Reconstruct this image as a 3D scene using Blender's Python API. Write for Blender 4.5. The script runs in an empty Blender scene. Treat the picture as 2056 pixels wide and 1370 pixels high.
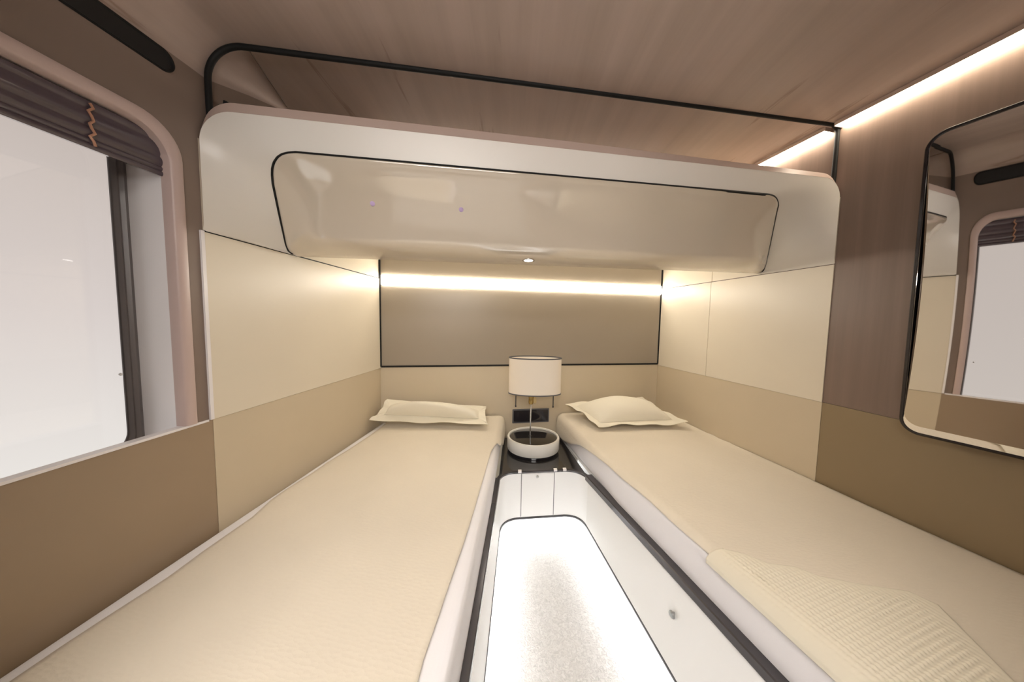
import bpy, bmesh, math, random
import numpy as np
from mathutils import Vector, Matrix
random.seed(7)
S = bpy.context.scene
COL = S.collection

# ------------------------------------------------------------------ camera
FPX, PITCH, ROLL, HC = 599.3, 0.0696, 0.0166, 1.12
cp, sp = math.cos(PITCH), math.sin(PITCH)
cr, sr = math.cos(ROLL), math.sin(ROLL)
fw = Vector((0, cp, -sp)); up0 = Vector((0, sp, cp)); rt0 = Vector((1, 0, 0))
rt = rt0 * cr + up0 * sr
up = up0 * cr - rt0 * sr
cam_d = bpy.data.cameras.new('camera')
cam_d.sensor_fit = 'HORIZONTAL'; cam_d.sensor_width = 36.0
cam_d.lens = 36.0 * FPX / 2056.0
cam_d.clip_start = 0.01; cam_d.clip_end = 100
cam = bpy.data.objects.new('camera', cam_d); COL.objects.link(cam)
m3 = Matrix((rt, up, -fw)).transposed()
cam.matrix_world = Matrix.Translation((0, 0, HC)) @ m3.to_4x4()
S.camera = cam

S.view_settings.view_transform = 'Standard'
S.view_settings.look = 'None'
S.view_settings.gamma = 1.0
S.view_settings.use_curve_mapping = False
S.view_settings.exposure = 0.0

# ------------------------------------------------------------------ room survey (metres, floor z=0, camera foot at x=y=0)
BL = np.array([-.7884, 1.7763]); BR = np.array([1.0404, 2.1051])      # back corners
FL = np.array([-.8621, .8451]); FR = np.array([1.2198, 1.1515])       # front corners of the bunk alcove
Z_BED, Z_LOW, Z_SEAM, Z_CEIL = .5, .82, 1.353, 1.873
Y_END = -1.0
kL = (BL[0] - FL[0]) / (BL[1] - FL[1]); kR = (BR[0] - FR[0]) / (BR[1] - FR[1]); kB = (BR[1] - BL[1]) / (BR[0] - BL[0])
def xl(y): return BL[0] + kL * (y - BL[1])
def xr(y): return BR[0] + kR * (y - BR[1])
def yb(x): return BL[1] + kB * (x - BL[0])
def ray(px, py):
    a = (px - 1028) / FPX; b = (685 - py) / FPX
    v = fw + rt * a + up * b
    return np.array(v)
def atz(px, py, z):
    r = ray(px, py); return r * ((z - HC) / r[2]) + [0, 0, HC]
def onw(px, py, A, B):
    A = np.array(A[:2]); B = np.array(B[:2]); r = ray(px, py); d = B - A; n = np.array([-d[1], d[0]])
    return r * ((n @ A) / (n @ r[:2])) + [0, 0, HC]
dL = (FL - BL) / np.linalg.norm(FL - BL); nL = np.array([-dL[1], dL[0]]); nL = nL if nL[0] > 0 else -nL   # into the room
dR = (FR - BR) / np.linalg.norm(FR - BR); nR = np.array([-dR[1], dR[0]]); nR = nR if nR[0] < 0 else -nR
dB = (BR - BL) / np.linalg.norm(BR - BL); nB = np.array([dB[1], -dB[0]])
dF = (FR - FL) / np.linalg.norm(FR - FL); nF = np.array([-dF[1], dF[0]])                                # away from the camera

# ------------------------------------------------------------------ materials
def nmat(name):
    m = bpy.data.materials.new(name); m.use_nodes = True
    nt = m.node_tree; b = nt.nodes['Principled BSDF']
    return m, nt, b
def plain(name, col, rough=.5, metal=0, spec=.5, coat=0, var=.0, scale=6., bump=0, bscale=60, sheen=0):
    m, nt, b = nmat(name)
    b.inputs['Base Color'].default_value = (*col, 1); b.inputs['Roughness'].default_value = rough
    b.inputs['Metallic'].default_value = metal; b.inputs['Specular IOR Level'].default_value = spec
    b.inputs['Coat Weight'].default_value = coat; b.inputs['Coat Roughness'].default_value = .05
    if sheen: b.inputs['Sheen Weight'].default_value = sheen
    tc = nt.nodes.new('ShaderNodeTexCoord')
    if var:
        n = nt.nodes.new('ShaderNodeTexNoise'); n.inputs['Scale'].default_value = scale; n.inputs['Detail'].default_value = 4
        r = nt.nodes.new('ShaderNodeValToRGB')
        r.color_ramp.elements[0].position = .3; r.color_ramp.elements[1].position = .7
        r.color_ramp.elements[0].color = (*[c * (1 - var) for c in col], 1)
        r.color_ramp.elements[1].color = (*[min(1, c * (1 + var)) for c in col], 1)
        nt.links.new(tc.outputs['Object'], n.inputs['Vector']); nt.links.new(n.outputs['Fac'], r.inputs['Fac'])
        nt.links.new(r.outputs['Color'], b.inputs['Base Color'])
    if bump:
        n2 = nt.nodes.new('ShaderNodeTexNoise'); n2.inputs['Scale'].default_value = bscale; n2.inputs['Detail'].default_value = 3
        bp = nt.nodes.new('ShaderNodeBump'); bp.inputs['Strength'].default_value = bump; bp.inputs['Distance'].default_value = .002
        nt.links.new(tc.outputs['Object'], n2.inputs['Vector']); nt.links.new(n2.outputs['Fac'], bp.inputs['Height'])
        nt.links.new(bp.outputs['Normal'], b.inputs['Normal'])
    return m
def wood(name, c0, c1, axis, rough=.38, dens=9., streak=None):
    """straight grained veneer; axis = direction of the grain"""
    m, nt, b = nmat(name)
    tc = nt.nodes.new('ShaderNodeTexCoord'); mp = nt.nodes.new('ShaderNodeMapping')
    sc = [dens, dens, dens]; sc['xyz'.index(axis)] = .45
    mp.inputs['Scale'].default_value = sc
    n = nt.nodes.new('ShaderNodeTexNoise'); n.inputs['Scale'].default_value = 1.6; n.inputs['Detail'].default_value = 9; n.inputs['Roughness'].default_value = .62
    r = nt.nodes.new('ShaderNodeValToRGB'); r.color_ramp.elements[0].position = .32; r.color_ramp.elements[1].position = .68
    r.color_ramp.elements[0].color = (*c0, 1); r.color_ramp.elements[1].color = (*c1, 1)
    nt.links.new(tc.outputs['Object'], mp.inputs['Vector']); nt.links.new(mp.outputs['Vector'], n.inputs['Vector'])
    nt.links.new(n.outputs['Fac'], r.inputs['Fac'])
    out = r.outputs['Color']
    if streak:
        mp2 = nt.nodes.new('ShaderNodeMapping'); s2 = [8.5] * 3; s2['xyz'.index(axis)] = .5
        mp2.inputs['Scale'].default_value = s2; mp2.inputs['Location'].default_value = (3.1, 1.7, .4)
        n3 = nt.nodes.new('ShaderNodeTexNoise'); n3.inputs['Scale'].default_value = 1.95; n3.inputs['Detail'].default_value = 5
        r3 = nt.nodes.new('ShaderNodeValToRGB')
        e = r3.color_ramp.elements; e[0].position = .33; e[0].color = (1, 1, 1, 1); e[1].position = .365; e[1].color = (0, 0, 0, 1)
        e0 = e.new(.31); e0.color = (0, 0, 0, 1)
        mx = nt.nodes.new('ShaderNodeMix'); mx.data_type = 'RGBA'; mx.blend_type = 'MIX'
        mx.inputs['B'].default_value = (*streak, 1)
        nt.links.new(tc.outputs['Object'], mp2.inputs['Vector']); nt.links.new(mp2.outputs['Vector'], n3.inputs['Vector'])
        nt.links.new(n3.outputs['Fac'], r3.inputs['Fac']); nt.links.new(r3.outputs['Color'], mx.inputs['Factor'])
        nt.links.new(out, mx.inputs['A']); out = mx.outputs['Result']
    nt.links.new(out, b.inputs['Base Color']); b.inputs['Roughness'].default_value = rough
    return m
def emit(name, col, s):
    m, nt, b = nmat(name)
    b.inputs['Base Color'].default_value = (.8, .8, .8, 1)
    b.inputs['Emission Color'].default_value = (*col, 1); b.inputs['Emission Strength'].default_value = s
    return m

M = {}
M['ceil'] = wood('ceiling_veneer', (.385, .305, .262), (.455, .36, .315), 'y', .42, 9, (.30, .22, .175))
M['rwood'] = wood('walnut_veneer', (.185, .130, .102), (.235, .168, .135), 'z', .36, 14)
M['lwood'] = plain('brown_laminate', (.22, .165, .135), .42, var=.06, scale=3)
M['dado_l'] = plain('tan_leatherette', (.33, .245, .165), .33, var=.03, scale=4)
M['dado_r'] = plain('olive_tan_leatherette', (.27, .20, .115), .42, var=.03, scale=4)
M['cream'] = plain('cream_panel', (.74, .67, .55), .33, var=.02, scale=3)
M['beige'] = plain('beige_panel', (.60, .51, .375), .42, var=.02, scale=3)
M['taupe'] = plain('taupe_panel', (.36, .31, .25), .3, var=.03, scale=2)
M['beige_b'] = plain('beige_back_panel', (.62, .535, .40), .42, var=.02, scale=3)
M['fascia'] = plain('ivory_lacquer', (.80, .765, .71), .33)
M['box'] = plain('pearl_gloss_laminate', (.67, .595, .49), .09, spec=.9, coat=1)
M['box'].node_tree.nodes['Principled BSDF'].inputs['Coat IOR'].default_value = 1.95
M['lip'] = plain('dusky_pink_edging', (.55, .43, .375), .4)
M['black'] = plain('black_rubber', (.010, .010, .010), .6, spec=.25)
M['gloss_black'] = plain('gloss_black', (.02, .018, .022), .1, coat=.5)
M['smoke'] = plain('smoked_bronze_glass', (.022, .02, .02), .08, coat=.4)
M['rail'] = plain('dark_steel_rail', (.09, .085, .09), .22, metal=.6)
M['white'] = plain('white_lacquer', (.88, .88, .87), .28)
M['lampwhite'] = plain('white_resin', (.80, .78, .73), .35)
M['shade'] = plain('linen_shade', (.86, .78, .67), .85, bump=.25, bscale=500)
M['trimdark'] = plain('dark_grey_binding', (.10, .10, .11), .5)
M['chrome'] = plain('brushed_chrome', (.62, .62, .62), .22, metal=1)
M['brass'] = plain('aged_brass', (.36, .25, .09), .4, metal=.8, var=.3, scale=60)
M['jamb'] = plain('lavender_white_reveal', (.88, .85, .86), .22)
M['frame'] = plain('rose_beige_frame', (.55, .43, .40), .35)
M['blind'] = plain('plum_gloss_blind', (.085, .066, .082), .13, coat=.5)
M['seal'] = plain('grey_rubber_seal', (.17, .15, .145), .3)
M['edge'] = plain('dark_edge_profile', (.05, .05, .055), .35)
M['knob'] = plain('grey_metal_knob', (.35, .36, .36), .3, metal=.8)
M['lilac'] = plain('lilac_glint', (.55, .42, .68), .4)
M['sheet'] = plain('white_sheet', (.86, .84, .86), .85, bump=.1, bscale=300)
M['pillow'] = plain('ivory_cotton', (.84, .79, .66), .85, bump=.2, bscale=400, sheen=.2)
M['carpet'] = None
M['mirror'] = plain('mirror_silver', (.80, .78, .75), .015, metal=1)
M['joint'] = plain('shadow_joint', (.12, .085, .06), .6)
M['joint_lt'] = plain('tan_joint', (.36, .27, .16), .6)
M['led_ceil'] = emit('led_warm_white', (1, .87, .68), 23)
M['led_alcove'] = emit('led_warm_alcove', (1, .87, .70), 32)
M['fill_deck'] = emit('fill_deck_warm', (1, .90, .80), 32)
M['led_back'] = emit('led_warm_bright', (1, .92, .79), 23)
M['led_floor'] = emit('led_cool_white', (.95, .975, 1), 52)
M['fill_top'] = emit('fill_top_diffuser', (1, .96, .91), 26)
M['fill_front'] = emit('fill_front_diffuser', (1, .95, .90), 22)
M['spot'] = emit('downlight_lens', (1, .97, .92), 14)

def spread_mat(name, col, rows):
    m, nt, b = nmat(name)
    b.inputs['Roughness'].default_value = .8; b.inputs['Sheen Weight'].default_value = .15
    tc = nt.nodes.new('ShaderNodeTexCoord')
    n = nt.nodes.new('ShaderNodeTexNoise'); n.inputs['Scale'].default_value = 3.; n.inputs['Detail'].default_value = 3
    r = nt.nodes.new('ShaderNodeValToRGB')
    r.color_ramp.elements[0].position = .3; r.color_ramp.elements[1].position = .7
    r.color_ramp.elements[0].color = (*[c * .965 for c in col], 1); r.color_ramp.elements[1].color = (*[min(1, c * 1.03) for c in col], 1)
    nt.links.new(tc.outputs['Object'], n.inputs['Vector']); nt.links.new(n.outputs['Fac'], r.inputs['Fac'])
    nt.links.new(r.outputs['Color'], b.inputs['Base Color'])
    mp = nt.nodes.new('ShaderNodeMapping'); mp.inputs['Rotation'].default_value = (0, 0, .35); mp.inputs['Scale'].default_value = rows
    v = nt.nodes.new('ShaderNodeTexVoronoi'); v.inputs['Scale'].default_value = 1; v.inputs['Randomness'].default_value = .7
    n2 = nt.nodes.new('ShaderNodeTexNoise'); n2.inputs['Scale'].default_value = 420
    ad = nt.nodes.new('ShaderNodeMath'); ad.operation = 'MULTIPLY_ADD'; ad.inputs[1].default_value = .25
    bp = nt.nodes.new('ShaderNodeBump'); bp.inputs['Strength'].default_value = .35; bp.inputs['Distance'].default_value = .0025
    nt.links.new(tc.outputs['Object'], mp.inputs['Vector']); nt.links.new(mp.outputs['Vector'], v.inputs['Vector'])
    nt.links.new(tc.outputs['Object'], n2.inputs['Vector'])
    nt.links.new(n2.outputs['Fac'], ad.inputs[0]); nt.links.new(v.outputs['Distance'], ad.inputs[2])
    nt.links.new(ad.outputs[0], bp.inputs['Height']); nt.links.new(bp.outputs['Normal'], b.inputs['Normal'])
    return m
M['spread'] = spread_mat('cream_bedspread', (.765, .69, .57), (70, 120, 60))
M['throw'] = plain('ivory_waffle', (.80, .74, .60), .85, sheen=.2)

def carpet_mat():
    m, nt, b = nmat('silver_grey_carpet')
    tc = nt.nodes.new('ShaderNodeTexCoord')
    n = nt.nodes.new('ShaderNodeTexNoise'); n.inputs['Scale'].default_value = 90; n.inputs['Detail'].default_value = 6; n.inputs['Distortion'].default_value = 1.5
    r = nt.nodes.new('ShaderNodeValToRGB'); r.color_ramp.elements[0].position = .3; r.color_ramp.elements[1].position = .7
    r.color_ramp.elements[0].color = (.41, .39, .365, 1); r.color_ramp.elements[1].color = (.58, .555, .525, 1)
    bp = nt.nodes.new('ShaderNodeBump'); bp.inputs['Strength'].default_value = .7; bp.inputs['Distance'].default_value = .006
    nt.links.new(tc.outputs['Object'], n.inputs['Vector']); nt.links.new(n.outputs['Fac'], r.inputs['Fac'])
    nt.links.new(r.outputs['Color'], b.inputs['Base Color']); nt.links.new(n.outputs['Fac'], bp.inputs['Height'])
    nt.links.new(bp.outputs['Normal'], b.inputs['Normal']); b.inputs['Roughness'].default_value = .95
    return m
M['carpet'] = carpet_mat()
def glass_mat():
    m = bpy.data.materials.new('window_glass'); m.use_nodes = True; nt = m.node_tree; nt.nodes.clear()
    o = nt.nodes.new('ShaderNodeOutputMaterial'); mx = nt.nodes.new('ShaderNodeMixShader')
    t = nt.nodes.new('ShaderNodeBsdfTransparent'); t.inputs['Color'].default_value = (.96, .95, .95, 1)
    g = nt.nodes.new('ShaderNodeBsdfGlossy'); g.inputs['Roughness'].default_value = .03
    f = nt.nodes.new('ShaderNodeFresnel'); f.inputs['IOR'].default_value = 1.45
    nt.links.new(f.outputs[0], mx.inputs[0]); nt.links.new(t.outputs[0], mx.inputs[1]); nt.links.new(g.outputs[0], mx.inputs[2])
    nt.links.new(mx.outputs[0], o.inputs['Surface'])
    return m
M['glass'] = glass_mat()

# ------------------------------------------------------------------ object helpers
def tag(o, label=None, cat=None, group=None, kind=None):
    if label: o['label'] = label
    if cat: o['category'] = cat
    if group: o['group'] = group
    if kind: o['kind'] = kind
    return o
def thing(name, label, cat, loc, group=None):
    o = bpy.data.objects.new(name, None); COL.objects.link(o); o.location = loc; o.empty_display_size = .05
    return tag(o, label, cat, group)
def wloc(o):
    v = Vector((0, 0, 0))
    while o is not None:
        v += o.location; o = o.parent
    return v
def mk(name, verts, faces, mat, parent=None, smooth=False, sharp=None, loc=None):
    """verts are world coordinates; the object origin follows its parent (or loc)"""
    base = wloc(parent) if parent else Vector((0, 0, 0))
    off = Vector(loc) if loc is not None else base
    me = bpy.data.meshes.new(name)
    me.from_pydata([tuple(Vector([float(c) for c in v]) - off) for v in verts], [], [tuple(f) for f in faces])
    bm = bmesh.new(); bm.from_mesh(me)
    bmesh.ops.remove_doubles(bm, verts=bm.verts, dist=1e-6)
    bmesh.ops.recalc_face_normals(bm, faces=bm.faces)
    bm.to_mesh(me); bm.free()
    me.materials.append(mat)
    o = bpy.data.objects.new(name, me); COL.objects.link(o)
    if parent: o.parent = parent; o.location = off - base
    else: o.location = off
    if smooth:
        me.polygons.foreach_set('use_smooth', [True] * len(me.polygons))
        me.set_sharp_from_angle(angle=math.radians(sharp if sharp else 40))
    return o
def bev(o, w, seg=2, ang=35):
    b = o.modifiers.new('bevel', 'BEVEL'); b.width = w; b.segments = seg; b.limit_method = 'ANGLE'; b.angle_limit = math.radians(ang)
    b.harden_normals = False
    return o
class Geo:
    def __init__(s): s.v = []; s.f = []
    def add(s, v, f):
        n = len(s.v); s.v += [tuple(map(float, p)) for p in v]; s.f += [tuple(i + n for i in q) for q in f]; return s
    def hexa(s, lo, hi):
        """lo, hi: 4 matching points each"""
        v = list(lo) + list(hi)
        return s.add(v, [(3, 2, 1, 0), (4, 5, 6, 7), (0, 1, 5, 4), (1, 2, 6, 5), (2, 3, 7, 6), (3, 0, 4, 7)])
    def prism(s, loop2, z0, z1):
        n = len(loop2)
        v = [(x, y, z0) for x, y in loop2] + [(x, y, z1) for x, y in loop2]
        return s.add(v, [tuple(range(n))[::-1], tuple(range(n, 2 * n))] + [(i, (i + 1) % n, n + (i + 1) % n, n + i) for i in range(n)])
    def grid(s, rows, close_u=False):
        n = len(rows[0]); v = [p for r in rows for p in r]; f = []
        for i in range(len(rows) - 1):
            for j in range(n if close_u else n - 1):
                k = (j + 1) % n
                f.append((i * n + j, i * n + k, (i + 1) * n + k, (i + 1) * n + j))
        return s.add(v, f)
    def lathe(s, c, prof, n=48, ax=1., ay=1., disc=True):
        rows = [[(c[0] + r * ax * math.cos(2 * math.pi * i / n), c[1] + r * ay * math.sin(2 * math.pi * i / n), z) for i in range(n)] for r, z in prof]
        s.grid(rows, True)
        if disc:
            s.add(rows[0], [tuple(range(n))[::-1]]); s.add(rows[-1], [tuple(range(n))])
        return s
    def tube(s, path, r, n=10, closed=False):
        P = [Vector(list(map(float, p))) for p in path]; rows = []; u = None
        for i, p in enumerate(P):
            a = P[i - 1] if (i or closed) else p; b = P[(i + 1) % len(P)] if (i < len(P) - 1 or closed) else p
            t = (b - a).normalized()
            if u is None:
                ref = Vector((0, 0, 1)) if abs(t.z) < .9 else Vector((1, 0, 0)); u = t.cross(ref).normalized()
            u = (u - t * u.dot(t)).normalized(); w = u.cross(t)
            rows.append([p + (u * math.cos(2 * math.pi * k / n) + w * math.sin(2 * math.pi * k / n)) * r for k in range(n)])
        if closed: rows.append(rows[0])
        s.grid(rows, True)
        if not closed:
            s.add(rows[0], [tuple(range(n))]); s.add(rows[-1], [tuple(range(n))[::-1]])
        return s
def box(x0, x1, y0, y1, z0, z1):
    return Geo().prism([(x0, y0), (x1, y0), (x1, y1), (x0, y1)], z0, z1)
def rrect(u0, u1, v0, v1, r, n=8, corners=(1, 1, 1, 1)):
    """rounded rectangle loop; corners order: (u0v0, u1v0, u1v1, u0v1)"""
    out = []
    for k, (cu, cv, a0) in enumerate(((u0, v0, 180), (u1, v0, 270), (u1, v1, 0), (u0, v1, 90))):
        if not corners[k]: out.append((cu, cv)); continue
        su = 1 if cu == u0 else -1; sv = 1 if cv == v0 else -1
        for i in range(n + 1):
            a = math.radians(a0 + 90 * i / n); out.append((cu + su * r + r * math.cos(a), cv + sv * r + r * math.sin(a)))
    return out
def plate(name, loops, to3, mat, parent=None, t0=0., t1=-.02):
    """flat plate with holes; loops in (u,v); to3(u,v,n) -> world"""
    bm = bmesh.new(); edges = []
    for lp in loops:
        vs = [bm.verts.new((u, v, 0)) for u, v in lp]
        edges += [bm.edges.new((vs[i], vs[(i + 1) % len(vs)])) for i in range(len(vs))]
    bmesh.ops.triangle_fill(bm, edges=edges, use_beauty=True)
    bmesh.ops.dissolve_limit(bm, angle_limit=.01, verts=bm.verts, edges=bm.edges)
    bm.verts.index_update()
    V = [v.co.copy() for v in bm.verts]; Fs = [[v.index for v in f.verts] for f in bm.faces]
    bnd = [(e.verts[0].index, e.verts[1].index) for e in bm.edges if len(e.link_faces) == 1]
    bm.free(); n = len(V)
    verts = [to3(v.x, v.y, t0) for v in V] + [to3(v.x, v.y, t1) for v in V]
    faces = Fs + [[i + n for i in f][::-1] for f in Fs] + [(a, b, b + n, a + n) for a, b in bnd]
    return mk(name, verts, faces, mat, parent)
def wallL(u, v, n=0.):   # u = world y on the wall line, v = z, n = towards the room
    return (xl(u) + nL[0] * n, u + nL[1] * n, v)
def wallR(u, v, n=0.):
    return (xr(u) + nR[0] * n, u + nR[1] * n, v)
def wallB(u, v, n=0.):   # u = world x
    return (u + nB[0] * n, yb(u) + nB[1] * n, v)
def rect(u0, u1, v0, v1): return [(u0, v0), (u1, v0), (u1, v1), (u0, v1)]
def fillet(pts, rad, n=10):
    """polyline with rounded corners, returns points + index ranges of the arcs"""
    P = [np.array(p, float) for p in pts]; out = [P[0]]; arcs = []
    for i in range(1, len(P) - 1):
        a, b, c = P[i - 1], P[i], P[i + 1]; r = rad[i - 1]
        d1 = (a - b) / np.linalg.norm(a - b); d2 = (c - b) / np.linalg.norm(c - b)
        p0 = b + d1 * r; p1 = b + d2 * r; s = len(out)
        for k in range(n + 1):
            t = k / n; out.append((1 - t) ** 2 * p0 + 2 * t * (1 - t) * (b * .85 + (p0 + p1) * .075) + t * t * p1)
        arcs.append((s, len(out) - 1))
    out.append(P[-1]); return out, arcs
def sub(a, b, n): return [np.array(a) + (np.array(b) - np.array(a)) * i / n for i in range(n + 1)]

# ------------------------------------------------------------------ the setting: walls, floor, ceiling
floor = tag(mk('floor', box(-1.2, 1.75, Y_END - .1, 2.35, -.04, 0).v, box(-1.2, 1.75, Y_END - .1, 2.35, -.04, 0).f, M['carpet']), kind='structure')

WIN = dict(y0=.13, y1=.803, z0=.74, z1=1.597, r=.085)
def win_loop(d): return rrect(WIN['y0'] + d, WIN['y1'] - d, WIN['z0'] + d * 0, WIN['z1'] - d, WIN['r'] - d * .5, 10, (0, 0, 1, 1))
YM = FL[1]
wl = plate('wall_left', [rect(Y_END, YM, Z_LOW, 1.96), [(u, max(v, Z_LOW + .0005)) for u, v in win_loop(.0)]], wallL, M['lwood'], None, 0, -.02)
tag(wl, kind='structure')
plate('lower_panel', [rect(Y_END, YM, 0, Z_LOW - .001)], wallL, M['dado_l'], wl, 0, -.02)
plate('alcove_lower_panel', [rect(YM, BL[1], 0, Z_LOW - .001)], wallL, M['beige'], wl, .0015, -.02)
plate('alcove_middle_panel', [rect(YM, BL[1], Z_LOW, Z_SEAM - .0025)], wallL, M['cream'], wl, .0035, -.02)
plate('alcove_upper_panel', [rect(YM, BL[1], Z_SEAM + .0025, 1.60)], wallL, M['cream'], wl, .0, -.02)
plate('alcove_top_panel', [rect(YM, BL[1], 1.60, 1.96)], wallL, M['lwood'], wl, .0, -.02)
plate('alcove_edge_strip', [rect(YM - .009, YM + .0, Z_LOW + .001, Z_SEAM + .0)], wallL, M['jamb'], wl, .006, -.005)
plate('panel_joint', [rect(YM, BL[1], Z_SEAM - .0025, Z_SEAM + .0025)], wallL, M['black'], wl, .0015, -.01)
YR = FR[1]
wr = plate('wall_right', [rect(Y_END, YR, Z_LOW + .0005, 1.96)], wallR, M['rwood'], None, 0, -.02)
tag(wr, kind='structure')
plate('lower_panel', [rect(Y_END, YR, 0, Z_LOW - .001)], wallR, M['dado_r'], wr, 0, -.02)
plate('alcove_lower_panel', [rect(YR, BR[1], 0, Z_LOW - .001)], wallR, M['beige'], wr, .0015, -.02)
plate('alcove_middle_panel', [rect(YR, 1.696, Z_LOW + .0, Z_SEAM - .002)], wallR, M['cream'], wr, .0035, -.02)
plate('alcove_middle_panel', [rect(1.6985, BR[1], Z_LOW + .0, Z_SEAM - .002)], wallR, M['cream'], wr, .0035, -.02)
plate('alcove_upper_panel', [rect(YR, 1.696, Z_SEAM + .002, 1.60)], wallR, M['cream'], wr, .0, -.02)
plate('alcove_top_panel', [rect(YR, BR[1], 1.60, 1.96)], wallR, M['rwood'], wr, .0, -.02)
plate('alcove_upper_panel', [rect(1.6985, BR[1], Z_SEAM + .002, 1.60)], wallR, M['cream'], wr, .0, -.02)
plate('panel_joint', [rect(YR, BR[1], Z_SEAM - .002, Z_SEAM + .002)], wallR, M['joint'], wr, .001, -.01)
plate('panel_joint', [rect(1.696, 1.6985, Z_LOW, 1.60)], wallR, M['joint_lt'], wr, .0005, -.01)
wb = plate('wall_back', [rect(BL[0] - .03, BR[0] + .03, 0, .827)], wallB, M['beige_b'], None, 0, -.03)
tag(wb, kind='structure')
plate('upper_panel', [rect(BL[0] - .03, BR[0] + .03, .827, 1.96)], wallB, M['taupe'], wb, 0, -.03)
t1 = Geo()
for a, b in (((BL[0] + .007, .829), (BR[0] - .007, .829)), ((BL[0] + .004, .829), (BL[0] + .004, 1.86)), ((BR[0] - .004, .829), (BR[0] - .004, 1.86))):
    t1.tube([wallB(*a, .002), wallB(*b, .002)], .0056, 8)
tag(mk('trim_1', t1.v, t1.f, M['black'], smooth=True), 'black rubber seal framing the taupe back panel', kind='structure')
g = box(-1.1, 1.72, Y_END - .03, Y_END, 0, 1.96)
tag(mk('wall_corridor', g.v, g.f, M['lwood']), kind='structure')
DX0, DX1, DY0, DY1, DZ = -.52, .46, .045, .085, 1.80      # unseen partition added before the corridor, doorway placed to shade the near bed ends
g = Geo().prism([(xl(DY0) - .01, DY0), (DX0, DY0), (DX0, DY1), (xl(DY1) - .01, DY1)], 0, 1.90)
g.prism([(DX1, DY0), (xr(DY0) + .01, DY0), (xr(DY1) + .01, DY1), (DX1, DY1)], 0, 1.90)
g.prism([(DX0, DY0), (DX1, DY0), (DX1, DY1), (DX0, DY1)], DZ, 1.90)
tag(mk('wall_front', g.v, g.f, M['lwood']), kind='structure')

# ceiling: flat with a cove into the left wall; the cove dies away inside the alcove
def ceil_row(y, r, x_right):
    x0 = xl(y); row = [(x0 - .004, y, Z_CEIL - r - .0)]
    for k in range(13):
        a = math.pi - math.pi / 2 * k / 12
        row.append((x0 + r + r * math.cos(a), y, Z_CEIL - r + r * math.sin(a)))
    for k in range(1, 25): row.append((x0 + r + (x_right - x0 - r) * k / 24, y, Z_CEIL))
    return row
rows = []
ys = [Y_END - .02, -.5, 0, .4, .7, .8763, 1.0, 1.13, 1.4, 1.8, 2.2]
for y in ys:
    r = .10 if y <= .88 else max(.012, .10 * (1 - (y - .88) / .26))
    rows.append(ceil_row(y, r, xr(y) + .005))
G_ = Geo().grid(rows); top = [[(p[0], p[1], 1.96) for p in r] for r in rows]; G_.grid(top)
n = len(rows[0])
ce = tag(mk('ceiling', G_.v, G_.f, M['ceil'], smooth=True, sharp=50), kind='structure')
pj = [(xl(.885) + .104, .885, Z_CEIL - .0008), (xl(1.0) + .062, 1.0, Z_CEIL - .0008), (xl(1.13) + .016, 1.13, Z_CEIL - .0008)]
g = Geo().tube(pj, .0016, 6); mk('panel_joint', g.v, g.f, M['joint'], ce)

# black rubber seal that arches over the alcove mouth
GA = np.array([-.86, .872]); GB = np.array([1.2155, 1.1785])
def gz(t, z): p = GA + (GB - GA) * t; return (p[0], p[1], z)
Lg = np.linalg.norm(GB - GA); rr = .097 / Lg
rr = .092 / Lg; t0 = .007 / Lg
path = [gz(t0, 1.55), gz(t0, 1.70)]
path += [(*(GA + (GB - GA) * (t0 + rr - rr * math.cos(a)))[:2], Z_CEIL - .101 + .096 * math.sin(a)) for a in [math.pi / 2 * k / 14 for k in range(15)]]
r2 = .03 / Lg
path += [gz(.5, Z_CEIL)]
path += [(*(GA + (GB - GA) * (1 - r2 + r2 * math.sin(a)))[:2], Z_CEIL - .03 + .03 * math.cos(a)) for a in [math.pi / 2 * k / 8 for k in range(9)]]
path += [gz(.999, 1.6)]
g = Geo().tube(path, .0078, 10)
tag(mk('trim_2', g.v, g.f, M['black'], smooth=True), 'black rubber seal arching across the ceiling above the bunk', kind='structure')

# ------------------------------------------------------------------ window
wn = bpy.data.objects.new('window_1', None); COL.objects.link(wn); wn.location = wallL(.4, Z_LOW, -.07); tag(wn, kind='structure')
DEP = .135
# rose-beige frame: rounded lip lying on the wall and turning into the opening
def wopen(d, zb): 
    lp = win_loop(d); lp = lp[1:] + lp[:1]          # starts at the lower far corner, ends at the lower near corner
    return [(u, zb if i in (0, len(lp) - 1) else v) for i, (u, v) in enumerate(lp)]
def wrow(d, nrm, zb=Z_LOW + .0032): return [wallL(u, v, nrm) for u, v in wopen(d, zb)]
fr = Geo().grid([wrow(-.001, .0), wrow(-.0005, .004), wrow(.004, .0065), wrow(.022, .006), wrow(.027, .002), wrow(.028, -.0225)])
mk('window_frame', fr.v, fr.f, M['frame'], wn, True, 50)
jb = Geo().grid([wrow(.0275, -.021, .74), wrow(.0275, -DEP * .55, .74), wrow(.0245, -DEP * .56, .74), wrow(.0245, -DEP - .03, .74)])
mk('window_reveal', jb.v, jb.f, M['jamb'], wn, True, 30)
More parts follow.
